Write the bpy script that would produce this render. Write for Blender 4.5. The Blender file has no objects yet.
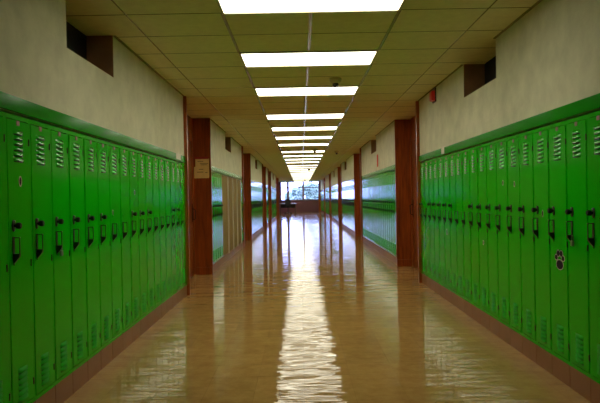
import bpy, math, random
from mathutils import Matrix, Vector
random.seed(7)
scene = bpy.context.scene
COL = scene.collection

# ------------------------------------------------------------------ survey
H = 1.1923                       # eye height over the floor
XL, XR = -1.4314, 1.6273         # faces of the two locker rows
ZK, ZB, ZT = .135, 1.645, 1.723  # top of tile base, top of lockers, top of green fascia
ZC = 2.472                       # ceiling
ROW = .6                         # ceiling tile row depth
ROW0 = 4.43
PITCH = .279                     # locker width
YEND = 52.0

# ------------------------------------------------------------------ materials
def nodes(name):
    m = bpy.data.materials.new(name); m.use_nodes = True
    nt = m.node_tree
    return m, nt, nt.nodes['Principled BSDF'], nt.nodes['Material Output']

def N(nt, kind, **kw):
    n = nt.nodes.new(kind)
    for k, v in kw.items():
        if k in n.inputs: n.inputs[k].default_value = v
        else: setattr(n, k, v)
    return n

def mat(name, col, rough=.5, spec=.5, metal=0, var=0, vscale=8, bump=0, bscale=40, coat=0, stretch=None):
    m, nt, b, out = nodes(name)
    b.inputs['Roughness'].default_value = rough
    b.inputs['Specular IOR Level'].default_value = spec
    b.inputs['Metallic'].default_value = metal
    b.inputs['Coat Weight'].default_value = coat
    b.inputs['Coat Roughness'].default_value = .12
    tc = N(nt, 'ShaderNodeTexCoord')
    src = tc.outputs['Object']
    if stretch:
        mp = N(nt, 'ShaderNodeMapping'); mp.inputs['Scale'].default_value = stretch
        nt.links.new(src, mp.inputs['Vector']); src = mp.outputs['Vector']
    no = N(nt, 'ShaderNodeTexNoise', Scale=vscale, Detail=6.0, Roughness=.6)
    nt.links.new(src, no.inputs['Vector'])
    ra = N(nt, 'ShaderNodeValToRGB')
    ra.color_ramp.elements[0].position = .3; ra.color_ramp.elements[1].position = .7
    ra.color_ramp.elements[0].color = (*[c*(1-var) for c in col], 1)
    ra.color_ramp.elements[1].color = (*[min(1, c*(1+var)) for c in col], 1)
    nt.links.new(no.outputs['Fac'], ra.inputs['Fac'])
    nt.links.new(ra.outputs['Color'], b.inputs['Base Color'])
    if bump:
        n2 = N(nt, 'ShaderNodeTexNoise', Scale=bscale, Detail=4.0)
        nt.links.new(src, n2.inputs['Vector'])
        bp = N(nt, 'ShaderNodeBump', Strength=bump, Distance=.01)
        nt.links.new(n2.outputs['Fac'], bp.inputs['Height'])
        nt.links.new(bp.outputs['Normal'], b.inputs['Normal'])
    return m

M = {}
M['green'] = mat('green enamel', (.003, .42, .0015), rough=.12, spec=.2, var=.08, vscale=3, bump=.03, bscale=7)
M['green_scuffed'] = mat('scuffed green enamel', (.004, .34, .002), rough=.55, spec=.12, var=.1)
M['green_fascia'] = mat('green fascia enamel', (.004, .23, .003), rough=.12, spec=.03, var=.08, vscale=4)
M['plaster'] = mat('cream plaster', (.60, .57, .42), rough=.8, spec=.15, var=.12, vscale=5, bump=.35, bscale=30)
M['wood'] = mat('red brown wood', (.30, .062, .008), rough=.28, spec=.35, var=.45, vscale=5, stretch=(6, 6, .5))
M['wood_door'] = mat('brown door wood', (.21, .048, .008), rough=.3, spec=.45, var=.4, vscale=6, stretch=(6, 6, .5))
M['niche'] = mat('brown niche board', (.30, .15, .07), rough=.7, var=.15)
M['void'] = mat('dark transom glass', (.006, .005, .006), rough=.4, spec=.2)
M['base'] = mat('brown base tile', (.27, .10, .038), rough=.4, var=.12, vscale=5)
M['grout'] = mat('dark grout', (.03, .018, .012), rough=.8)
M['tile'] = mat('ceiling tile', (.74, .68, .39), rough=.7, spec=.4, var=.07, vscale=14, bump=.3, bscale=140)
M['tilegap'] = mat('ceiling shadow gap', (.05, .038, .02), rough=.9)
M['tbar'] = mat('ceiling grid bar', (.30, .26, .16), rough=.22, spec=.6)
M['tan'] = mat('tan laminate', (.25, .165, .05), rough=.6, spec=.15, var=.12, vscale=5, stretch=(8, 14, .4))
M['steel'] = mat('pale steel strip', (.62, .55, .42), rough=.3)
M['dark_metal'] = mat('dark bronze metal', (.022, .012, .010), rough=.35, spec=.6, metal=.4)
M['knob'] = mat('black knob', (.006, .005, .007), rough=.55, spec=.2)
M['plate'] = mat('worn number plate', (.20, .085, .075), rough=.4, metal=.3)
M['chrome'] = mat('chrome', (.35, .34, .32), rough=.3, metal=1)
M['paper'] = mat('tan paper', (.90, .66, .24), rough=.8, var=.05)
M['paper_red'] = mat('red paper band', (.42, .05, .03), rough=.8)
M['ink'] = mat('faded ink', (.30, .17, .06), rough=.8)
M['red'] = mat('red alarm plastic', (.75, .02, .02), rough=.35)
M['red_sign'] = mat('red sign', (.62, .05, .02), rough=.6, spec=.1)
M['black'] = mat('black vinyl and vent shade', (.012, .012, .016), rough=.5)
M['sticker_edge'] = mat('pale sticker border', (.7, .6, .5), rough=.6)
M['sticker_dark'] = mat('black sticker print', (.012, .005, .012), rough=.7, spec=.1)
M['light_rim'] = mat('light rim', (.5, .45, .32), rough=.4)
M['detector'] = mat('beige detector plastic', (.55, .47, .24), rough=.5)
M['lens_dark'] = mat('dark detector head', (.03, .025, .03), rough=.25)
M['mullion'] = mat('window frame with bloom tint', (.22, .15, .2), rough=.35)  # brown frame colour lifted towards purple for the window bloom
M['endwall'] = mat('brown panel below windows', (.16, .052, .075), rough=.45, var=.1)
M['lobby'] = mat('grey lobby panel', (.22, .18, .15), rough=.4, var=.1)
M['tabletop'] = mat('pale laminate table', (.45, .42, .42), rough=.25)
M['bark'] = mat('bark', (.08, .05, .03), rough=.9, var=.3, bump=.5)
M['leaf'] = mat('leaves', (.13, .19, .14), rough=.6, var=.4, vscale=2)  # leaf colour faded towards grey blue to carry the bright outdoor haze
M['leaf2'] = mat('pale leaves', (.20, .27, .22), rough=.6, var=.4, vscale=2)  # haze put into this colour too, paler still
M['grass'] = mat('lawn', (.10, .19, .06), rough=.9, var=.3, vscale=1)
M['chip'] = mat('pale tape chip', (.6, .57, .45), rough=.5)

def floor_mat():
    m, nt, b, out = nodes('waxed floor tile')
    L = nt.links.new
    tc = N(nt, 'ShaderNodeTexCoord')
    sc = N(nt, 'ShaderNodeVectorMath', operation='SCALE'); sc.inputs['Scale'].default_value = 1/.305
    L(tc.outputs['Object'], sc.inputs[0])
    fl = N(nt, 'ShaderNodeVectorMath', operation='FLOOR'); L(sc.outputs[0], fl.inputs[0])
    fr = N(nt, 'ShaderNodeVectorMath', operation='FRACTION'); L(sc.outputs[0], fr.inputs[0])
    wn = N(nt, 'ShaderNodeTexWhiteNoise'); L(fl.outputs[0], wn.inputs['Vector'])
    sub = N(nt, 'ShaderNodeVectorMath', operation='SUBTRACT'); L(wn.outputs['Color'], sub.inputs[0]); sub.inputs[1].default_value = (.5, .5, .5)
    # a slight tilt of its own for every tile
    dt = N(nt, 'ShaderNodeVectorMath', operation='DOT_PRODUCT'); L(sub.outputs[0], dt.inputs[0]); L(fr.outputs[0], dt.inputs[1])
    mp = N(nt, 'ShaderNodeMapping'); mp.inputs['Scale'].default_value = (.35, 3.2, 1); L(tc.outputs['Object'], mp.inputs['Vector'])
    n1 = N(nt, 'ShaderNodeTexNoise', Scale=1.7, Detail=3.0, Roughness=.55); L(mp.outputs[0], n1.inputs['Vector'])
    ad = N(nt, 'ShaderNodeMath', operation='MULTIPLY_ADD'); L(n1.outputs['Fac'], ad.inputs[0]); ad.inputs[1].default_value = FLOOR_RIPPLE; 
    sca = N(nt, 'ShaderNodeMath', operation='MULTIPLY'); L(dt.outputs['Value'], sca.inputs[0]); sca.inputs[1].default_value = FLOOR_TILT
    L(sca.outputs[0], ad.inputs[2])
    bp = N(nt, 'ShaderNodeBump', Strength=1.0, Distance=1.0); L(ad.outputs[0], bp.inputs['Height'])
    L(bp.outputs['Normal'], b.inputs['Normal'])
    n2 = N(nt, 'ShaderNodeTexNoise', Scale=9.0, Detail=8.0, Roughness=.7); L(tc.outputs['Object'], n2.inputs['Vector'])
    ra = N(nt, 'ShaderNodeValToRGB')
    ra.color_ramp.elements[0].position = .3; ra.color_ramp.elements[0].color = (.33, .175, .052, 1)
    ra.color_ramp.elements[1].position = .72; ra.color_ramp.elements[1].color = (.47, .275, .092, 1)
    L(n2.outputs['Fac'], ra.inputs['Fac'])
    mx = N(nt, 'ShaderNodeMixRGB', blend_type='MULTIPLY', Fac=.12); L(ra.outputs['Color'], mx.inputs['Color1']); L(wn.outputs['Value'], mx.inputs['Color2'])
    # tile joints
    sp = N(nt, 'ShaderNodeSeparateXYZ'); L(fr.outputs[0], sp.inputs[0])
    mn = N(nt, 'ShaderNodeMath', operation='MINIMUM'); L(sp.outputs['X'], mn.inputs[0]); L(sp.outputs['Y'], mn.inputs[1])
    lt = N(nt, 'ShaderNodeMath', operation='LESS_THAN'); L(mn.outputs[0], lt.inputs[0]); lt.inputs[1].default_value = .012
    mj = N(nt, 'ShaderNodeMixRGB', blend_type='MIX'); jf = N(nt, 'ShaderNodeMath', operation='MULTIPLY'); L(lt.outputs[0], jf.inputs[0]); jf.inputs[1].default_value = .15
    L(jf.outputs[0], mj.inputs['Fac']); L(mx.outputs['Color'], mj.inputs['Color1']); mj.inputs['Color2'].default_value = (.12, .065, .022, 1)
    L(mj.outputs['Color'], b.inputs['Base Color'])
    b.inputs['Roughness'].default_value = FLOOR_ROUGH
    b.inputs['Specular IOR Level'].default_value = FLOOR_SPEC
    return m
FLOOR_RIPPLE, FLOOR_TILT, FLOOR_ROUGH, FLOOR_SPEC = .0070, .0015, .045, .13
M['floor'] = floor_mat()

def emit_mat(name, col, strength):
    m, nt, b, out = nodes(name)
    nt.nodes.remove(b)
    e = N(nt, 'ShaderNodeEmission', Color=(*col, 1), Strength=strength)
    nt.links.new(e.outputs[0], out.inputs['Surface'])
    return m
LAMP = 9.0
M['lamp'] = emit_mat('lit lamp diffuser', (1.0, .955, .74), LAMP)

def glass_mat():
    m, nt, b, out = nodes('window glass')
    nt.nodes.remove(b)
    t = N(nt, 'ShaderNodeBsdfTransparent'); t.inputs['Color'].default_value = (.95, .97, 1, 1)
    g = N(nt, 'ShaderNodeBsdfGlossy', Roughness=.02)
    f = N(nt, 'ShaderNodeFresnel', IOR=1.45)
    x = N(nt, 'ShaderNodeMixShader')
    nt.links.new(f.outputs[0], x.inputs[0]); nt.links.new(t.outputs[0], x.inputs[1]); nt.links.new(g.outputs[0], x.inputs[2])
    nt.links.new(x.outputs[0], out.inputs['Surface'])
    return m
M['glass'] = glass_mat()

# ------------------------------------------------------------------ mesh building
class MB:
    def __init__(s): s.v = []; s.f = []; s.m = []
    def add(s, verts, faces, mi=0):
        o = len(s.v); s.v += [tuple(p) for p in verts]
        s.f += [tuple(i+o for i in f) for f in faces]; s.m += [mi]*len(faces)
        return s
    def box(s, x0, x1, y0, y1, z0, z1, mi=0):
        x0, x1 = min(x0, x1), max(x0, x1); y0, y1 = min(y0, y1), max(y0, y1)
        v = [(x0,y0,z0),(x1,y0,z0),(x1,y1,z0),(x0,y1,z0),(x0,y0,z1),(x1,y0,z1),(x1,y1,z1),(x0,y1,z1)]
        return s.add(v, [(0,3,2,1),(4,5,6,7),(0,1,5,4),(1,2,6,5),(2,3,7,6),(3,0,4,7)], mi)
    def chbox(s, x0, x1, y0, y1, z0, z1, c, mi=0):
        """box whose four edges around the +x face are chamfered"""
        v = [(x0,y0,z0),(x0,y1,z0),(x0,y1,z1),(x0,y0,z1),
             (x1-c,y0,z0),(x1-c,y1,z0),(x1-c,y1,z1),(x1-c,y0,z1),
             (x1,y0+c,z0+c),(x1,y1-c,z0+c),(x1,y1-c,z1-c),(x1,y0+c,z1-c)]
        f = [(0,3,2,1),(8,9,10,11)]
        for a, b in ((0,4),(4,8)):
            for i in range(4):
                j = (i+1) % 4
                f.append((a+i, a+j, b+j, b+i))
        return s.add(v, f, mi)
    def lathe(s, prof, n, origin, axis='z', mi=0, sx=1, sy=1):
        """prof: (radius, height) pairs, closed top and bottom"""
        vs = []
        for r, h in prof:
            for k in range(n):
                a = 2*math.pi*k/n; p, q = r*math.cos(a)*sx, r*math.sin(a)*sy
                vs.append({'z': (p, q, h), 'x': (h, p, q), 'y': (q, h, p)}[axis])
        vs = [(a+origin[0], b+origin[1], c+origin[2]) for a, b, c in vs]
        f = []
        for i in range(len(prof)-1):
            for k in range(n):
                l = (k+1) % n
                f.append((i*n+k, i*n+l, (i+1)*n+l, (i+1)*n+k))
        f.append(tuple(reversed(range(n)))); f.append(tuple((len(prof)-1)*n+k for k in range(n)))
        return s.add(vs, f, mi)
    def tube(s, pts, r, n=6, mi=0):
        pts = [Vector(p) for p in pts]; vs = []
        for i, p in enumerate(pts):
            d = (pts[min(i+1, len(pts)-1)] - pts[max(i-1, 0)]).normalized()
            u = d.orthogonal().normalized() if i == 0 else (u - d*u.dot(d)).normalized()
            w = d.cross(u)
            for k in range(n):
                a = 2*math.pi*k/n; vs.append(p + (u*math.cos(a) + w*math.sin(a))*r)
        f = []
        for i in range(len(pts)-1):
            for k in range(n):
                l = (k+1) % n; f.append((i*n+k, i*n+l, (i+1)*n+l, (i+1)*n+k))
        f.append(tuple(reversed(range(n)))); f.append(tuple((len(pts)-1)*n+k for k in range(n)))
        return s.add(vs, f, mi)
    def mesh(s, name, mats, smooth=False):
        me = bpy.data.meshes.new(name); me.from_pydata(s.v, [], s.f)
        for m in (mats if isinstance(mats, (list, tuple)) else [mats]): me.materials.append(M[m])
        me.polygons.foreach_set('material_index', s.m)
        if smooth: me.polygons.foreach_set('use_smooth', [True]*len(s.f))
        me.update(); return me
    def build(s, name, mats, parent=None, smooth=False, loc=None):
        o = bpy.data.objects.new(name, s.mesh(name, mats, smooth)); COL.objects.link(o)
        if parent is not None: o.parent = parent
        if loc is not None: o.location = loc
        return o

def obj(name, me, parent=None, loc=(0,0,0)):
    o = bpy.data.objects.new(name, me); COL.objects.link(o); o.parent = parent; o.location = loc; return o
def tag(o, label, cat, group=None):
    o['label'] = label; o['category'] = cat
    if group: o['group'] = group
    return o
def empty(name, loc, rz=0):
    o = bpy.data.objects.new(name, None); COL.objects.link(o); o.location = loc; o.rotation_euler = (0,0,rz)
    o.empty_display_size = .1; return o
def struct(o): o['kind'] = 'structure'; return o
def copy_tree(o, parent=None):
    c = o.copy(); COL.objects.link(c); c.parent = parent
    for ch in list(o.children): copy_tree(ch, c)
    return c
ORD = ('first second third fourth fifth sixth seventh eighth ninth tenth eleventh twelfth thirteenth fourteenth fifteenth sixteenth '
       'seventeenth eighteenth nineteenth twentieth twenty-first twenty-second twenty-third twenty-fourth twenty-fifth twenty-sixth '
       'twenty-seventh twenty-eighth twenty-ninth thirtieth thirty-first').split()

# ------------------------------------------------------------------ layout along the corridor
LEFT_ROWS  = [(2.56, 7.93), (10.2, 15.72), (18.3, 24.05), (26.3, 28.25), (30.9, 37.35)]
RIGHT_ROWS = [(2.79, 8.70), (10.86, 16.97), (19.2, 25.27), (27.5, 33.97), (36.1, 41.97), (44.1, 51.9)]
LEFT_DOORS  = [(7.93, 10.12), (15.72, 18.22), (24.05, 26.22), (28.25, 30.82), (37.35, 41.4)]
RIGHT_DOORS = [(8.70, 10.78), (16.97, 19.12), (25.27, 27.42), (33.97, 36.02), (41.97, 44.02)]
LEFT_NICHES  = [(3.975, 4.98), (12.35, 13.35), (20.5, 21.5), (33.4, 34.4)]
RIGHT_NICHES = [(5.285, 6.33), (13.65, 14.65), (22.5, 23.5), (30.4, 31.4)]
DL, DR = -1.69, 1.863            # door planes inside the alcoves
XO = 2.35                        # outer extent

# ---- floor and ceiling
struct(MB().box(-XO, XO, -10, YEND+.15, -.1, 0).build('floor', 'floor'))

LIGHT_ROWS = []
r = -1
group_gap = 0
for i in range(-1, 30): pass
row = -1
k = 3
rows_list = []
row = -1                          # light nearest the camera occupies row -1 (3.83 to 4.43 m)
seq = [-1, 2, 5]                  # then groups of four with a wider gap between groups
row = 9
while ROW0 + row*ROW < YEND - 1.2:
    for j in range(4):
        if ROW0 + (row+3*j)*ROW < YEND - 1.0: seq.append(row + 3*j)
    row += 13
LIGHT_ROWS = seq
LX = .095                         # centre line of the ceiling grid
cols = [-XO, -1.80, -1.185] + [LX + .614*i for i in range(-1, 4)] + [XO]
tiles = MB(); g = .005
r0 = -24; r1 = int((YEND - ROW0)/ROW) + 1
for r in range(r0, r1+1):
    ya, yb = ROW0 + r*ROW, min(ROW0 + (r+1)*ROW, YEND + .1)
    if yb - ya < .02: continue
    for c in range(len(cols)-1):
        xa, xb = cols[c], cols[c+1]
        if r in LIGHT_ROWS and abs((xa+xb)/2 - LX) < .62: continue
        tiles.add([(xa+g,ya+g,ZC+.004),(xa+g,yb-g,ZC+.004),(xb-g,yb-g,ZC+.004),(xb-g,ya+g,ZC+.004),
                   (xa,ya,ZC+.012),(xa,yb,ZC+.012),(xb,yb,ZC+.012),(xb,ya,ZC+.012)],
                  [(0,1,2,3),(0,4,5,1),(1,5,6,2),(2,6,7,3),(3,7,4,0)], 0)
tiles.box(-XO, XO, -10, YEND+.15, ZC+.12, ZC+.2, 1)
struct(tiles.build('ceiling', ['tile', 'tilegap']))
bars = MB()
for i in (-2, -1, 0, 1, 2):
    x = LX + .614*i if i > -2 else -1.185
    if i in (-2, 2): bars.box(x-.004, x+.004, -9.9, YEND, ZC+.001, ZC+.014)
    else:
        # inner bars are interrupted by the lights
        y = -9.9
        for r in LIGHT_ROWS:
            bars.box(x-.011, x+.011, y, ROW0+r*ROW, ZC, ZC+.014); y = ROW0+(r+1)*ROW
        bars.box(x-.011, x+.011, y, YEND, ZC, ZC+.014)
for r in range(r0, r1+1):
    y = ROW0 + r*ROW
    bars.box(-XO+.2, XO-.2, y-.0045, y+.0045, ZC+.003, ZC+.014, 1)
struct(bars.build('trim_1', ['tbar', 'tilegap']))

# ---- ceiling lights
rim = MB(); dif = MB()
hx, hy = .612, .295
for a in ((-hx, -hx+.014, -hy, hy), (hx-.014, hx, -hy, hy), (-hx, hx, -hy, -hy+.014), (-hx, hx, hy-.014, hy)):
    rim.box(a[0], a[1], a[2], a[3], -.008, .07)
rim.box(-hx, hx, -hy, hy, .07, .08)
dif.box(-hx+.0145, hx-.0145, -hy+.0145, hy-.0145, .002, .012)
rim_me = rim.mesh('frame', 'light_rim'); dif_me = dif.mesh('diffuser', 'lamp')
for i, r in enumerate(LIGHT_ROWS):
    t = empty('ceiling_light', (LX, ROW0+(r+.5)*ROW, ZC))
    obj('frame', rim_me, t); obj('diffuser', dif_me, t)
    tag(t, f'lit fluorescent ceiling panel, {ORD[i]} from the camera in the row down the corridor', 'ceiling light', 'ceiling light panels down the corridor')

# ---- plaster walls, niches, fascias, tile bases
trim_no = [1]
def trim(mb, mats, parent=None):
    trim_no[0] += 1
    return struct(mb.build(f'trim_{trim_no[0]}', mats, parent))
door_no = [0]

def side(s, X, rows, doors, niches, D, name):
    """s = +1: the wall lies towards -x (left wall); s = -1: towards +x"""
    w = MB()
    Xp = X - s*.003                      # plaster plane, a hair behind the fascia
    Xo = -s*XO
    # plain wall beside and behind the camera
    w.box(Xp, Xo, -10, rows[0][0], 0, ZC+.1)
    for (a, b) in rows:
        ys = [a]
        for (p, q) in niches:
            if a <= p and q <= b: ys += [p, q]
        ys.append(b)
        for i in range(len(ys)-1):
            if i % 2 == 0: w.box(Xp, Xo, ys[i], ys[i+1], ZB, ZC+.1)
            else: w.box(Xp, Xo, ys[i], ys[i+1], ZB, 2.147)
        w.box(X-s*.34, Xo, a, b, 0, ZB)   # wall behind the lockers
    struct(w.build('wall_'+name, 'plaster'))
    for (p, q) in niches:
        n = MB()
        n.box(X-s*.21, Xo, p, q, 2.147, ZC+.1, 1)          # dark transom at the back
        for (u, v) in ((p, p+.006), (q-.006, q)): n.box(X-s*.006, X-s*.21, u, v, 2.1475, ZC+.004, 0)
        n.box(X-s*.006, X-s*.21, p+.006, q-.006, 2.1475, 2.151, 0)
        trim(n, ['niche', 'void'])
    for i, (a, b) in enumerate(rows):
        f = MB()
        f.box(X+s*.013, X-s*.05, a, b, ZB+.002, ZT)
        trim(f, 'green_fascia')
        bb = MB(); bb.box(X-s*.004, X-s*.33, a, b, 0, ZK-.001, 1)
        y = a
        while y < b - .01:
            e = min(y + PITCH, b)
            bb.box(X+s*.001, X-s*.02, y+.003, e-.003, .0, ZK-.001, 0); y = e
        o = struct(bb.build('baseboard_'+name, ['base', 'grout']))
        # wall angle where plaster meets ceiling
        ang = MB(); ys = [a]
        for (p, q) in niches:
            if a <= p and q <= b: ys += [p, q]
        ys.append(b)
        for j in range(0, len(ys)-1, 2): ang.box(X-s*.0025, X+s*.018, ys[j], ys[j+1], ZC-.002, ZC+.003)
        trim(ang, 'tbar')
    for (a, b) in doors:
        p = MB()
        p.box(X-s*.04, X+s*.036, a, a+.05, 0, ZC)              # corner post at the near end
        p.box(X-s*.04, D-s*.1, a, a+.04, 0, ZC)                # near return
        x1 = X + s*.018
        p.box(D-s*.1, x1, b, b+.075, 0, ZC)                    # far return, seen face on
        p.box(D+s*.002, x1+s*.004, b-.012, b, 0, .115)         # its skirting
        p.box(x1-s*.012, x1+s*.006, b-.006, b, .115, ZC)       # its edge bead
        p.box(D-s*.1, D-s*.02, a+.04, b, 0, ZC)                # wall round the door
        p.box(D-s*.02, D+s*.004, a+.04, b, 2.10, 2.16)         # head casing
        p.box(D-s*.02, D, a+.04, b, 2.16, ZC)                  # wood panel over the door
        d0, d1 = b-1.05, b-.09
        p.box(D-s*.02, D+s*.004, b-.09, b, 0, 2.10)            # jambs
        p.box(D-s*.02, D+s*.004, d0-.09, d0, 0, 2.10)
        p.box(D-s*.02, D, a+.04, d0-.09, 0, 2.10)
        trim(p, 'wood')
        door_no[0] += 1
        d = struct(MB().box(D-s*.019, D-s*.004, d0+.003, d1-.003, .008, 2.096).build(f'door_{door_no[0]}', 'wood_door'))
        h = MB(); h.box(D-s*.004, D+s*.004, d1-.075, d1-.025, .84, 1.12)
        h.tube([(D+s*.004, d1-.05, .87), (D+s*.045, d1-.05, .885), (D+s*.045, d1-.05, 1.03), (D+s*.004, d1-.05, 1.045)], .009)
        h.build('door_handle', 'dark_metal', d)
        hg = MB()
        for z in (.28, 1.1, 1.85): hg.box(D-s*.004, D+s*.007, d0+.002, d0+.02, z-.05, z+.05)
        hg.build('door_hinge', 'dark_metal', d)
side(1, XL, LEFT_ROWS, LEFT_DOORS, LEFT_NICHES, DL, 'left')
side(-1, XR, RIGHT_ROWS, RIGHT_DOORS, RIGHT_NICHES, DR, 'right')
struct(MB().box(-XO, XO, -10.2, -10, 0, ZC+.1).build('wall_back_unseen', 'plaster'))  # unseen wall, added far back to block sky light and dim near lockers

# ------------------------------------------------------------------ lockers
W = PITCH - .001
def wedge(mb, x0, yc, w, z, h, d, mi_top=0, mi_shade=1):
    """one pressed louvre: a rounded hood, flush at the top, open at its lower lip"""
    ny, nz = 8, 4; vs = []
    for j in range(nz+1):
        for i in range(ny+1):
            u = -1 + 2*i/ny; q = j/nz
            prof = math.sin(q*math.pi/2)**.8 * (1-abs(u)**3.0)
            vs.append((x0 + d*prof, yc + u*w/2, z + h*(1-q)))
    f = []
    for j in range(nz):
        for i in range(ny):
            k = j*(ny+1)+i; f.append((k, k+ny+1, k+ny+2, k+1))
    mb.add(vs, f, mi_top)
    lip = vs[nz*(ny+1):]
    mb.box(x0-.002, x0+.0006, yc-w*.44, yc+w*.44, z-.0055, z, mi_shade)  # strip coloured dark for the shade below the lip
    mb.add(lip + [(x0, p[1], z) for p in lip], [(i, i+ny+1, i+ny+2, i+1) for i in range(ny)], mi_shade)
Z0, Z1 = 0, ZB - ZK - .012         # locker-local heights
DY0, DY1, DZ0, DZ1 = .017, W-.017, .026, Z1-.026
XF = .003                          # door front stands proud of the frame
def body_mesh():
    b = MB()
    b.box(-.32, -.021, 0, W, Z0, Z1)
    b.box(-.021, 0, 0, DY0-.0022, Z0, Z1); b.box(-.021, 0, DY1+.0022, W, Z0, Z1)
    b.box(-.021, 0, DY0-.0022, DY1+.0022, Z0, DZ0-.003); b.box(-.021, 0, DY0-.0022, DY1+.0022, DZ1+.003, Z1)
    return b
def door_mb(): return MB().chbox(-.018, XF, DY0, DY1, DZ0, DZ1, .003)
def louvres(zs):
    l = MB()
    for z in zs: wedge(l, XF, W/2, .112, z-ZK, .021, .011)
    return l
UP = [1.402 + .0272*i for i in range(6)]; LO = [.193 + .0285*i for i in range(6)]
def dial_mb():
    d = MB(); z = 1.077-ZK; y = .067
    d.lathe([(.030, XF), (.030, XF+.003), (.024, XF+.006)], 14, (0, y, z), 'x', 0, sx=.62)
    d.lathe([(.008, XF+.006), (.008, XF+.016), (.0155, XF+.018), (.0165, XF+.034), (.012, XF+.039)], 12, (0, y, z), 'x', 1)
    d.box(XF+.001, XF+.010, y-.005, y+.005, z+.016, z+.026, 2)
    return d
def plug_mb():
    z = 1.077-ZK
    return MB().lathe([(.012, XF), (.012, XF+.002), (.008, XF+.003)], 10, (0, .067, z), 'x', 0)
def handle_mb():
    h = MB(); y = .062; zt = 1.022-ZK; zb = .892-ZK
    h.box(XF, XF+.004, y-.010, y+.010, zb+.03, zt)
    h.add([(XF,y-.013,zb+.03),(XF,y+.013,zb+.03),(XF,y,zb-.012),(XF+.004,y-.013,zb+.03),(XF+.004,y+.013,zb+.03),(XF+.004,y,zb-.012)],
          [(0,2,1),(3,4,5),(0,3,5,2),(1,2,5,4)])
    h.box(XF+.003, XF+.034, y-.004, y+.004, zt-.006, zt-.002)               # top arm
    h.box(XF+.0305, XF+.034, y-.004, y+.004, zb+.045, zt-.006)               # pull bar
    a = [(XF+.003,zb+.046),(XF+.034,zb+.046),(XF+.031,zb+.030),(XF+.003,zb-.004)]
    v = [(x, y-.008, z) for x, z in a] + [(x, y+.008, z) for x, z in a]
    h.add(v, [(0,1,2,3),(7,6,5,4),(0,4,5,1),(1,5,6,2),(2,6,7,3),(3,7,4,0)])  # wedge at the foot of the bar
    h.box(XF+.032, XF+.0355, y-.004, y+.004, zt-.007, zt-.001, 1)
    return h
def plate_mb():
    p = MB(); z = 1.594-ZK
    p.chbox(XF, XF+.003, W/2-.017, W/2+.017, z-.012, z+.012, .001); return p
def hinge_mb(z):
    return MB().tube([(.004, DY1+.002, z-ZK-.018), (.004, DY1+.002, z-ZK+.018)], .004, 8)
ME = dict(body=body_mesh().mesh('body', 'green'), door=door_mb().mesh('door', 'green'),
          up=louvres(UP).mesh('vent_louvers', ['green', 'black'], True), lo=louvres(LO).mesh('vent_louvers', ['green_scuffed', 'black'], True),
          dial=dial_mb().mesh('combination_dial', ['dark_metal', 'knob', 'chrome']), plug=plug_mb().mesh('lock_plug', 'green'),
          handle=handle_mb().mesh('handle', ['dark_metal', 'chrome']), plate=plate_mb().mesh('number_plate', 'plate'),
          hinge=[hinge_mb(z).mesh('hinge', 'dark_metal') for z in (1.505, .875, .25)])
# a locker seen small: everything in one mesh
XN = XF; XF = .012
far = body_mesh(); far.chbox(-.018, XF, DY0, DY1, DZ0, DZ1, .003)
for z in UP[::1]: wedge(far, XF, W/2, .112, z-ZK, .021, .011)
far.box(XF, XF+.03, .055, .075, 1.06-ZK, 1.09-ZK, 1); far.box(XF, XF+.02, .05, .074, .89-ZK, 1.02-ZK, 2)
ME['far'] = far.mesh('locker', ['green', 'knob', 'dark_metal'])
mid = door_mb()
ME['mid_door'] = mid.mesh('door', 'green')
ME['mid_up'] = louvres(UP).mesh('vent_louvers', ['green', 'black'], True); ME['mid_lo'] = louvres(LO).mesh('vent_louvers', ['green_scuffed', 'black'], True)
ME['mid_handle'] = handle_mb().mesh('handle', ['dark_metal', 'chrome']); ME['mid_dial'] = dial_mb().mesh('combination_dial', ['dark_metal', 'knob', 'chrome'])
XF = XN

def locker_full(dial=True):
    t = empty('locker', (0,0,0))
    obj('body', ME['body'], t)
    d = obj('door', ME['door'], t)
    obj('vent_louvers', ME['up'], d); obj('vent_louvers', ME['lo'], d)
    obj('handle', ME['handle'], d); obj('number_plate', ME['plate'], d)
    if dial: obj('combination_dial', ME['dial'], d)
    else: obj('lock_plug', ME['plug'], d)
    for h in ME['hinge']: obj('hinge', h, t)
    return t
def locker_mid():
    t = empty('locker', (0,0,0))
    obj('body', ME['body'], t); d = obj('door', ME['mid_door'], t)
    obj('vent_louvers', ME['mid_up'], d); obj('vent_louvers', ME['mid_lo'], d)
    obj('handle', ME['mid_handle'], d); obj('combination_dial', ME['mid_dial'], d)
    return t
PROTO = {}
def make(kind):
    if kind not in PROTO:
        PROTO[kind] = {'dial': lambda: locker_full(True), 'plug': lambda: locker_full(False), 'mid': locker_mid,
                       'far': lambda: obj('locker', ME['far'])}[kind]()
        return PROTO[kind]
    return copy_tree(PROTO[kind])
def place(kind, s, X, yc, label, group):
    o = make(kind)
    o.location = (X, yc - W/2, ZK) if s > 0 else (X, yc + W/2, ZK)
    o.rotation_euler = (0, 0, 0 if s > 0 else math.pi)
    tag(o, label, 'locker', group)
    d = next((c for c in o.children if c.name.startswith('door')), None)
    if d:                                  # no two doors hang quite alike
        a = random.uniform(-.0035, .0035)
        d.location = (-DY1*0 + .0005, 0, 0); d.rotation_euler = (random.uniform(0, 0), random.uniform(-.0012, .0012), a)
        # keep the hinge edge where it is
        d.location = (DY1*math.sin(a) + .001, 0, 0)
    return o
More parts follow.
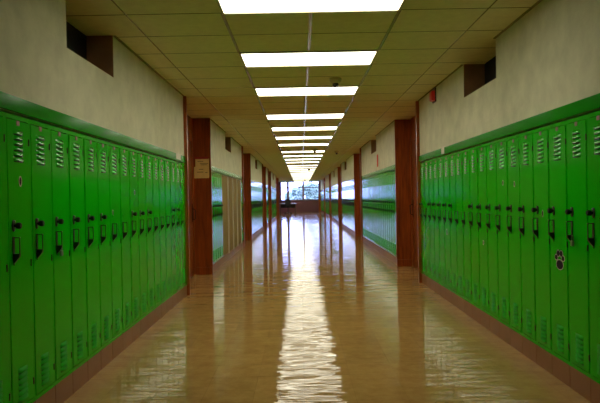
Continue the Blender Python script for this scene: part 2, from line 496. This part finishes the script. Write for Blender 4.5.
def sticker(door, y, z, w, h, paw=False):
    m = MB(); z -= ZK
    m.lathe([(1, XF+.0005), (1, XF+.0012)], 20, (0, 0, 0), 'x', 0, sx=w/2, sy=h/2)
    if paw:
        m.v.clear(); m.f.clear(); m.m.clear()
        blobs = [(0, -.020, .36, .235), (-.36, .014, .15, .13), (.36, .014, .15, .13), (-.15, .036, .16, .15), (.17, .036, .16, .15)]
        for dy, dz, a, b in blobs:
            m.lathe([(1, XF+.0005), (1, XF+.0011)], 14, (0, dy*w, dz*h/.1), 'x', 0, sx=a*w+.004, sy=b*h+.004)
        for dy, dz, a, b in blobs:
            m.lathe([(1, XF+.0011), (1, XF+.0016)], 14, (0, dy*w, dz*h/.1), 'x', 1, sx=a*w, sy=b*h)
    else:
        m.lathe([(1, XF+.0012), (1, XF+.0018)], 18, (0, 0, 0), 'x', 1, sx=w/2*.68, sy=h/2*.72)
    m.v = [(a, b+y, c+z) for a, b, c in m.v]
    o = m.build('sticker', ['sticker_edge', 'sticker_dark'], door)
    o['label'] = 'black paw print sticker with pale outline' if paw else 'small dark sticker with pale border'
    return o
def door_of(o): return next(c for c in o.children if c.name.startswith('door'))

near_left, near_right = {}, {}
YL, YR = 3.2484, 3.4774
noD_L = {6, 7, 11, 12, 13, 16}; noD_R = {10, 11, 17}
for k in range(-2, 17):
    yc = YL + k*PITCH; n = 17 - k
    ex = '' 
    lab = f'green steel locker on the left wall, {ORD[n-1]} back from the nearest left wooden post'
    near_left[k] = place('plug' if k in noD_L else 'dial', 1, XL, yc, lab, 'green lockers nearest the camera on the left')
for k in range(-2, 19):
    yc = YR + k*PITCH; n = 19 - k
    lab = f'green steel locker on the right wall, {ORD[n-1]} back from the nearest right wooden post'
    near_right[k] = place('plug' if k in noD_R else 'dial', -1, XR, yc, lab, 'green lockers nearest the camera on the right')
# filler strips between the last locker and the wooden post
for s, X, a, b in ((1, XL, YL+16.5*PITCH, 7.93), (-1, XR, YR+18.5*PITCH, 8.70)):
    if b - a > .004: trim(MB().box(X-s*.001, X-s*.3, a+.001, b-.001, ZK, ZB-.008), 'green')

sticker(door_of(near_left[0]), .155, 1.30, .034, .056)
sticker(door_of(near_left[8]), .16, 1.26, .03, .045)
sticker(door_of(near_left[6]), .075, 1.10, .03, .05)
near_left[0]['label'] = 'green locker on the left wall with a small diamond sticker above its black dial'
sticker(door_of(near_right[2]), .150, .765, .145, .125, True)
near_right[2]['label'] = 'green locker on the right wall with a black paw print sticker below its handle'
sticker(door_of(near_right[3]), .012+.145, 1.055, .028, .05)
sticker(door_of(near_right[5]), .15, 1.265, .03, .045)
sticker(door_of(near_right[6]), .16, 1.28, .03, .045)
sticker(door_of(near_right[8]), .14, .76, .03, .045)
sticker(door_of(near_right[13]), .11, .78, .035, .07)

# padlocks
def padlock(o, dy, label):
    y, z = .064 + dy, .893
    pb = MB(); pb.lathe([(.009, -.018), (.016, -.015), (.016, .012), (.011, .015)], 12, (0,0,0), 'z', 0, sx=.55)
    t = empty('padlock', (0,0,0))
    t.matrix_world = Matrix.Translation(o.location) @ Matrix.Rotation(o.rotation_euler[2], 4, 'Z') @ Matrix.Translation((XF+.022, y, z-ZK))
    pb.build('lock_body', 'chrome', t, smooth=False)
    MB().tube([(0,-.012,.015),(0,-.012,.035),(0,-.006,.044),(0,.006,.044),(0,.012,.035),(0,.012,.015)], .0032, 6).build('shackle', 'chrome', t)
    tag(t, label, 'padlock', 'padlocks hanging on lockers')
padlock(near_left[2], .012, 'silver padlock hanging from a locker handle on the left wall')
padlock(near_right[1], .045, 'silver padlock hanging from a locker handle on the right wall')

def run(s, X, a, b, kind, what, group):
    n = int((b - a + .004)/PITCH); off = (b - a - n*PITCH)
    for i in range(n):
        place(kind, s, X, a + (i+.5)*PITCH, f'green locker on the {"left" if s>0 else "right"} wall, {ORD[i]} {what}', group)
    if off > .01: trim(MB().box(X-s*.001, X-s*.3, b-off+.001, b-.001, ZK, ZB-.008), 'green')
LO_ = 'beyond the {} doorway'
run(1, XL, 10.2, 11.61, 'mid', 'beyond the first doorway, before the tan cupboards', 'green lockers before the tan cupboards')
run(1, XL, 15.15, 15.72, 'mid', 'after the tan cupboards', 'green lockers after the tan cupboards')
run(-1, XR, 10.86, 16.97, 'mid', 'beyond the first doorway', 'green lockers beyond the first right doorway')
for i, (a, b) in enumerate(LEFT_ROWS[2:]):
    run(1, XL, a, b, 'far', f'beyond the {ORD[i+1]} doorway', f'green lockers beyond the {ORD[i+1]} left doorway')
for i, (a, b) in enumerate(RIGHT_ROWS[2:]):
    run(-1, XR, a, b, 'far', f'beyond the {ORD[i+1]} doorway', f'green lockers beyond the {ORD[i+1]} right doorway')

# tan cupboards in the second left row
tw = (15.15 - 11.61)/4
cb = MB().box(-.32, -.02, .001, tw-.001, 0, Z1); cd = MB().chbox(-.018, .004, .012, tw-.016, .01, Z1-.01, .003)
cs = MB().box(-.02, .028, tw-.014, tw-.002, 0, Z1); cs.box(-.02, 0, .001, .010, 0, Z1)
cbm, cdm, csm = cb.mesh('body', 'tan'), cd.mesh('door', 'tan'), cs.mesh('edge_strip', 'steel')
for i in range(4):
    t = empty('cupboard', (XL, 11.61 + i*tw, ZK))
    obj('body', cbm, t); obj('door', cdm, t); obj('edge_strip', csm, t)
    tag(t, f'tall flat tan cupboard among the left lockers, {ORD[i]} from the camera', 'cupboard', 'tan cupboards on the left wall')

# chips of tape on the fascias
tag(MB().box(XR-.013, XR-.0145, 7.16, 7.30, 1.655, 1.735).build('tape_scrap', 'chip'), 'pale scrap of tape on the green fascia of the right wall', 'tape')
tag(MB().box(XL+.013, XL+.0145, 7.33, 7.62, 1.66, 1.73).build('tape_scrap', 'chip'), 'pale scrap of tape on the green fascia of the left wall', 'tape')

# ------------------------------------------------------------------ things on the walls
yf = 10.12 - .0005
n = MB(); n.box(-1.655, -1.437, yf-.001, yf, 1.545, 1.83)
t = n.build('paper_notice', 'paper'); tag(t, 'tan paper notice with a red top band on the left wooden doorway panel', 'notice')
hb = MB().box(-1.668, -1.447, yf-.0025, yf-.001, 1.826, 1.862).build('header_band', 'paper_red', t); hb['label'] = 'red band along the top edge'
pl = MB()
for z, a, b in ((1.79, -1.62, -1.53), (1.755, -1.585, -1.45), (1.735, -1.57, -1.47)): pl.box(a, b, yf-.0016, yf-.001, z-.004, z+.004)
pl.build('print_line', 'ink', t)
t = MB().box(-1.675, -1.44, yf-.0045, yf-.003, 1.523, 1.705).build('paper_sheet', 'paper')
tag(t, 'lower tan paper sheet pinned over the notice on the wooden panel', 'paper')
pl = MB()
for z, a, b in ((1.665, -1.60, -1.53), (1.62, -1.63, -1.53), (1.612, -1.50, -1.465)): pl.box(a, b, yf-.0052, yf-.0045, z-.005, z+.005)
pl.build('print_line', 'ink', t)

# fire alarm on the right wall
t = empty('wall_mounted_fire_alarm', (XR+.003, 7.66, 2.378))
MB().box(-.016, .0, -.055, .105, -.075, .09).build('back_box', 'dark_metal', t)
a = MB().chbox(0, .042, -.06, .06, -.062, .052, .008)
a.v = [(-x-.016, y, z) for x, y, z in a.v]; a.f = [tuple(reversed(f)) for f in a.f]; a.build('alarm_horn', 'red', t)
MB().tube([(-.02, .02, .09), (-.012, .02, ZC-2.378)], .01, 8).build('conduit', 'dark_metal', t)
tag(t, 'red fire alarm box high on the right wall near the ceiling', 'alarm')
# red strip sign
t = empty('wall_sign', (XR-.0005, 13.4, 1.93))
s_ = MB(); s_.box(-.004, 0, -.10, .10, -.125, .125); s_.build('sign_board', 'red_sign', t)
t.rotation_euler = (math.radians(-5), 0, 0); t.location.x = XR-.004
tag(t, 'narrow red sign on the right wall above the farther lockers', 'sign')

# smoke detectors
for i, (x, y, lab) in enumerate(((.40, 6.94, 'round smoke detector with dark head nearest the camera, by the third light'),
        (.40, 17.1, 'round smoke detector beside the eighth ceiling light'),
        (1.03, 17.9, 'round smoke detector nearest the right wall, halfway down the corridor'),
        (.40, 29.0, 'small round smoke detector beside the fourteenth ceiling light'),
        (.34, 46.0, 'farthest round smoke detector near the end windows'))):
    t = empty('smoke_detector', (x, y, ZC))
    MB().lathe([(.028, -.055), (.052, -.045), (.064, -.022), (.066, .004)], 20, (0,0,0), 'z').build('base', 'detector', t, smooth=True)
    MB().lathe([(.008, -.097), (.024, -.090), (.033, -.075), (.033, -.05)], 16, (0,0,0), 'z').build('sensor_head', 'lens_dark', t, smooth=True)
    tag(t, lab, 'smoke detector', 'smoke detectors on the ceiling')

# ------------------------------------------------------------------ end of the corridor
LOB = -1.78
w = MB(); w.box(LOB, -XO, 41.4+.075, YEND, 0, ZC+.1)
o = struct(w.build('wall_left', 'lobby'))
# panel wall and windows
SILL = .965
e = MB(); e.box(-XO, XO, YEND, YEND+.15, 0, SILL-.04)
e.box(-XO, -1.60, YEND, YEND+.15, SILL-.04, ZC+.1); e.box(1.5, XO, YEND, YEND+.15, SILL-.04, ZC+.1)
struct(e.build('wall_end', 'endwall'))
pz = MB(); pz.box(1.44, 1.62, YEND-.10, YEND, 0, 1.40); trim(pz, 'wood')
def window(n, x0, x1, transom=1.985):
    f = MB(); c = .045; y0, y1 = YEND+.02, YEND+.10
    f.box(x0, x0+c, y0, y1, SILL, ZC); f.box(x1-c, x1, y0, y1, SILL, ZC)
    f.box(x0, x1, y0, y1, SILL, SILL+.06); f.box(x0, x1, y0, y1, ZC-.04, ZC)
    f.box(x0, x1, y0, y1, transom-.035, transom+.035)
    o = struct(f.build(f'window_{n}', 'mullion'))
    MB().box(x0+c, x1-c, y0+.035, y0+.043, SILL+.06, transom-.035).build('pane', 'glass', o)
    MB().box(x0+c, x1-c, y0+.035, y0+.043, transom+.035, ZC-.04).build('pane', 'glass', o)
window(1, -1.60, -1.07); window(2, -.97, .19); window(3, .26, 1.5)
sm = MB(); sm.box(-1.07, -.97, YEND-.02, YEND+.12, SILL, ZC); sm.box(.19, .26, YEND-.02, YEND+.12, SILL, ZC)
sm.box(-1.62, 1.52, YEND-.05, YEND+.15, SILL-.04, SILL)
trim(sm, 'mullion')

# table and dark chair by the windows
t = empty('table', (-.95, 48.0, 0))
MB().chbox(-.62, .62, -.35, .35, .735, .775, .006).build('tabletop', 'tabletop', t)
for x in (-.56, .56):
    for y in (-.3, .3): MB().tube([(x, y, 0), (x*.97, y*.97, .735)], .018, 8).build('leg', 'dark_metal', t)
MB().box(-.55, .55, .25, .27, .42, .70).build('modesty_panel', 'black', t)
tag(t, 'pale topped table standing under the end windows', 'table')
t = empty('chair', (-.95, 47.5, 0))
MB().chbox(-.22, .22, -.22, .22, .43, .50, .02).build('seat', 'black', t)
b = MB()
for i in range(6):
    z0, z1 = .56+i*.09, .66+i*.09; hw = (.19, .21, .215, .21, .17, .10)[i]
    b.box(-hw, hw, -.27+.006*i, -.22+.006*i, z0, min(z1, z0+.092))
b.build('backrest', 'black', t)
MB().box(-.03, .03, -.25, -.20, .42, .60).build('back_support', 'black', t)
MB().tube([(0,0,.08), (0,0,.44)], .03, 10).build('column', 'black', t)
for k in range(5):
    a = 2*math.pi*k/5+.3
    MB().tube([(0,0,.09), (.26*math.cos(a), .26*math.sin(a), .05)], .02, 6).build('leg', 'black', t)
    MB().lathe([(.03, -.012), (.03, .012)], 10, (.26*math.cos(a), .26*math.sin(a), .03), 'y').build('caster', 'black', t)
tag(t, 'black chair with tall back at the table by the end windows', 'chair')

# ------------------------------------------------------------------ outdoors beyond the windows
struct(MB().box(-60, 60, YEND+.2, YEND+140, -.5, -.35).build('ground_outside', 'grass'))
def tree(x, y, h, rad, leaf, label, seed):
    rnd = random.Random(seed)
    t = empty('tree', (x, y, -.35))
    tr = MB(); tr.tube([(0,0,0), (.05,.05,h*.3), (-.05,0,h*.6), (0,0,h*.85)], .16, 8)
    for k in range(5):
        a = rnd.uniform(0, 6.28); tr.tube([(0,0,h*.35), (math.cos(a)*rad*.7, math.sin(a)*rad*.7, h*.7)], .06, 6)
    tr.build('trunk', 'bark', t)
    f = MB()
    blobs = [(rnd.uniform(-.55,.55)*rad, rnd.uniform(-.5,.5)*rad, h*rnd.uniform(.32,.85), rad*rnd.uniform(.35,.6)) for _ in range(11)]
    for bx, by, bz, br in blobs:
        for _ in range(170):
            d = Vector((rnd.gauss(0,1), rnd.gauss(0,1), rnd.gauss(0,1))).normalized()*br*rnd.uniform(.75,1.05)
            p = Vector((bx,by,bz)) + d
            u = Vector((rnd.gauss(0,1), rnd.gauss(0,1), rnd.gauss(0,1))).normalized(); v = u.orthogonal().normalized(); sz = rnd.uniform(.12,.24)
            f.add([p-u*sz, p+v*sz*.5, p+u*sz, p-v*sz*.5], [(0,1,2,3)])
    f.build('foliage', leaf, t)
    tag(t, label, 'tree', 'trees outside the end windows')
tree(-.15, 66, 2.9, .8, 'leaf2', 'pale leafy tree seen through the middle window pane', 3)
tree(1.35, 64, 3.0, 1.05, 'leaf', 'green tree seen through the right window pane', 4)
tree(-1.3, 84, 2.3, .9, 'leaf2', 'small distant tree behind the middle window, left of its pale tree', 5)
tree(2.6, 90, 3.2, 1.3, 'leaf2', 'distant tree behind the right window tree', 6)

# ------------------------------------------------------------------ sky
wd = bpy.data.worlds.new('World'); scene.world = wd; wd.use_nodes = True
nt = wd.node_tree; bg = nt.nodes['Background']
sky = nt.nodes.new('ShaderNodeTexSky'); sky.sky_type = 'NISHITA'; sky.sun_disc = False
sky.sun_elevation = math.radians(48); sky.sun_rotation = math.radians(150); sky.dust_density = 2.5; sky.air_density = 1.2
mixc = nt.nodes.new('ShaderNodeMixRGB'); mixc.inputs['Fac'].default_value = .75; mixc.inputs['Color2'].default_value = (3.8, 4.4, 11, 1)
nt.links.new(sky.outputs[0], mixc.inputs['Color1']); nt.links.new(mixc.outputs[0], bg.inputs['Color'])
bg.inputs['Strength'].default_value = 2.3

# ------------------------------------------------------------------ camera
F_PX, pitch, yaw, roll = 640.0, .0064, -.0011, -.0181
Fw = Vector((math.sin(yaw)*math.cos(pitch), math.cos(yaw)*math.cos(pitch), -math.sin(pitch)))
Rr = Vector((math.cos(yaw), -math.sin(yaw), 0)); Uu = Rr.cross(Fw)
R2 = Rr*math.cos(roll) + Uu*math.sin(roll); U2 = -Rr*math.sin(roll) + Uu*math.cos(roll)
cd_ = bpy.data.cameras.new('camera'); cam = bpy.data.objects.new('camera', cd_); COL.objects.link(cam)
cam.matrix_world = Matrix(((R2.x, U2.x, -Fw.x, 0), (R2.y, U2.y, -Fw.y, 0), (R2.z, U2.z, -Fw.z, H), (0,0,0,1)))
cd_.sensor_fit = 'HORIZONTAL'; cd_.sensor_width = 36; cd_.lens = 36*F_PX/600; cd_.clip_start = .05; cd_.clip_end = 500
scene.camera = cam

vs = scene.view_settings
vs.view_transform = 'Standard'; vs.look = 'None'; vs.gamma = 1; vs.use_curve_mapping = False; vs.exposure = -0.12
scene.cycles.max_bounces = 10; scene.cycles.diffuse_bounces = 8; scene.cycles.sample_clamp_indirect = 8
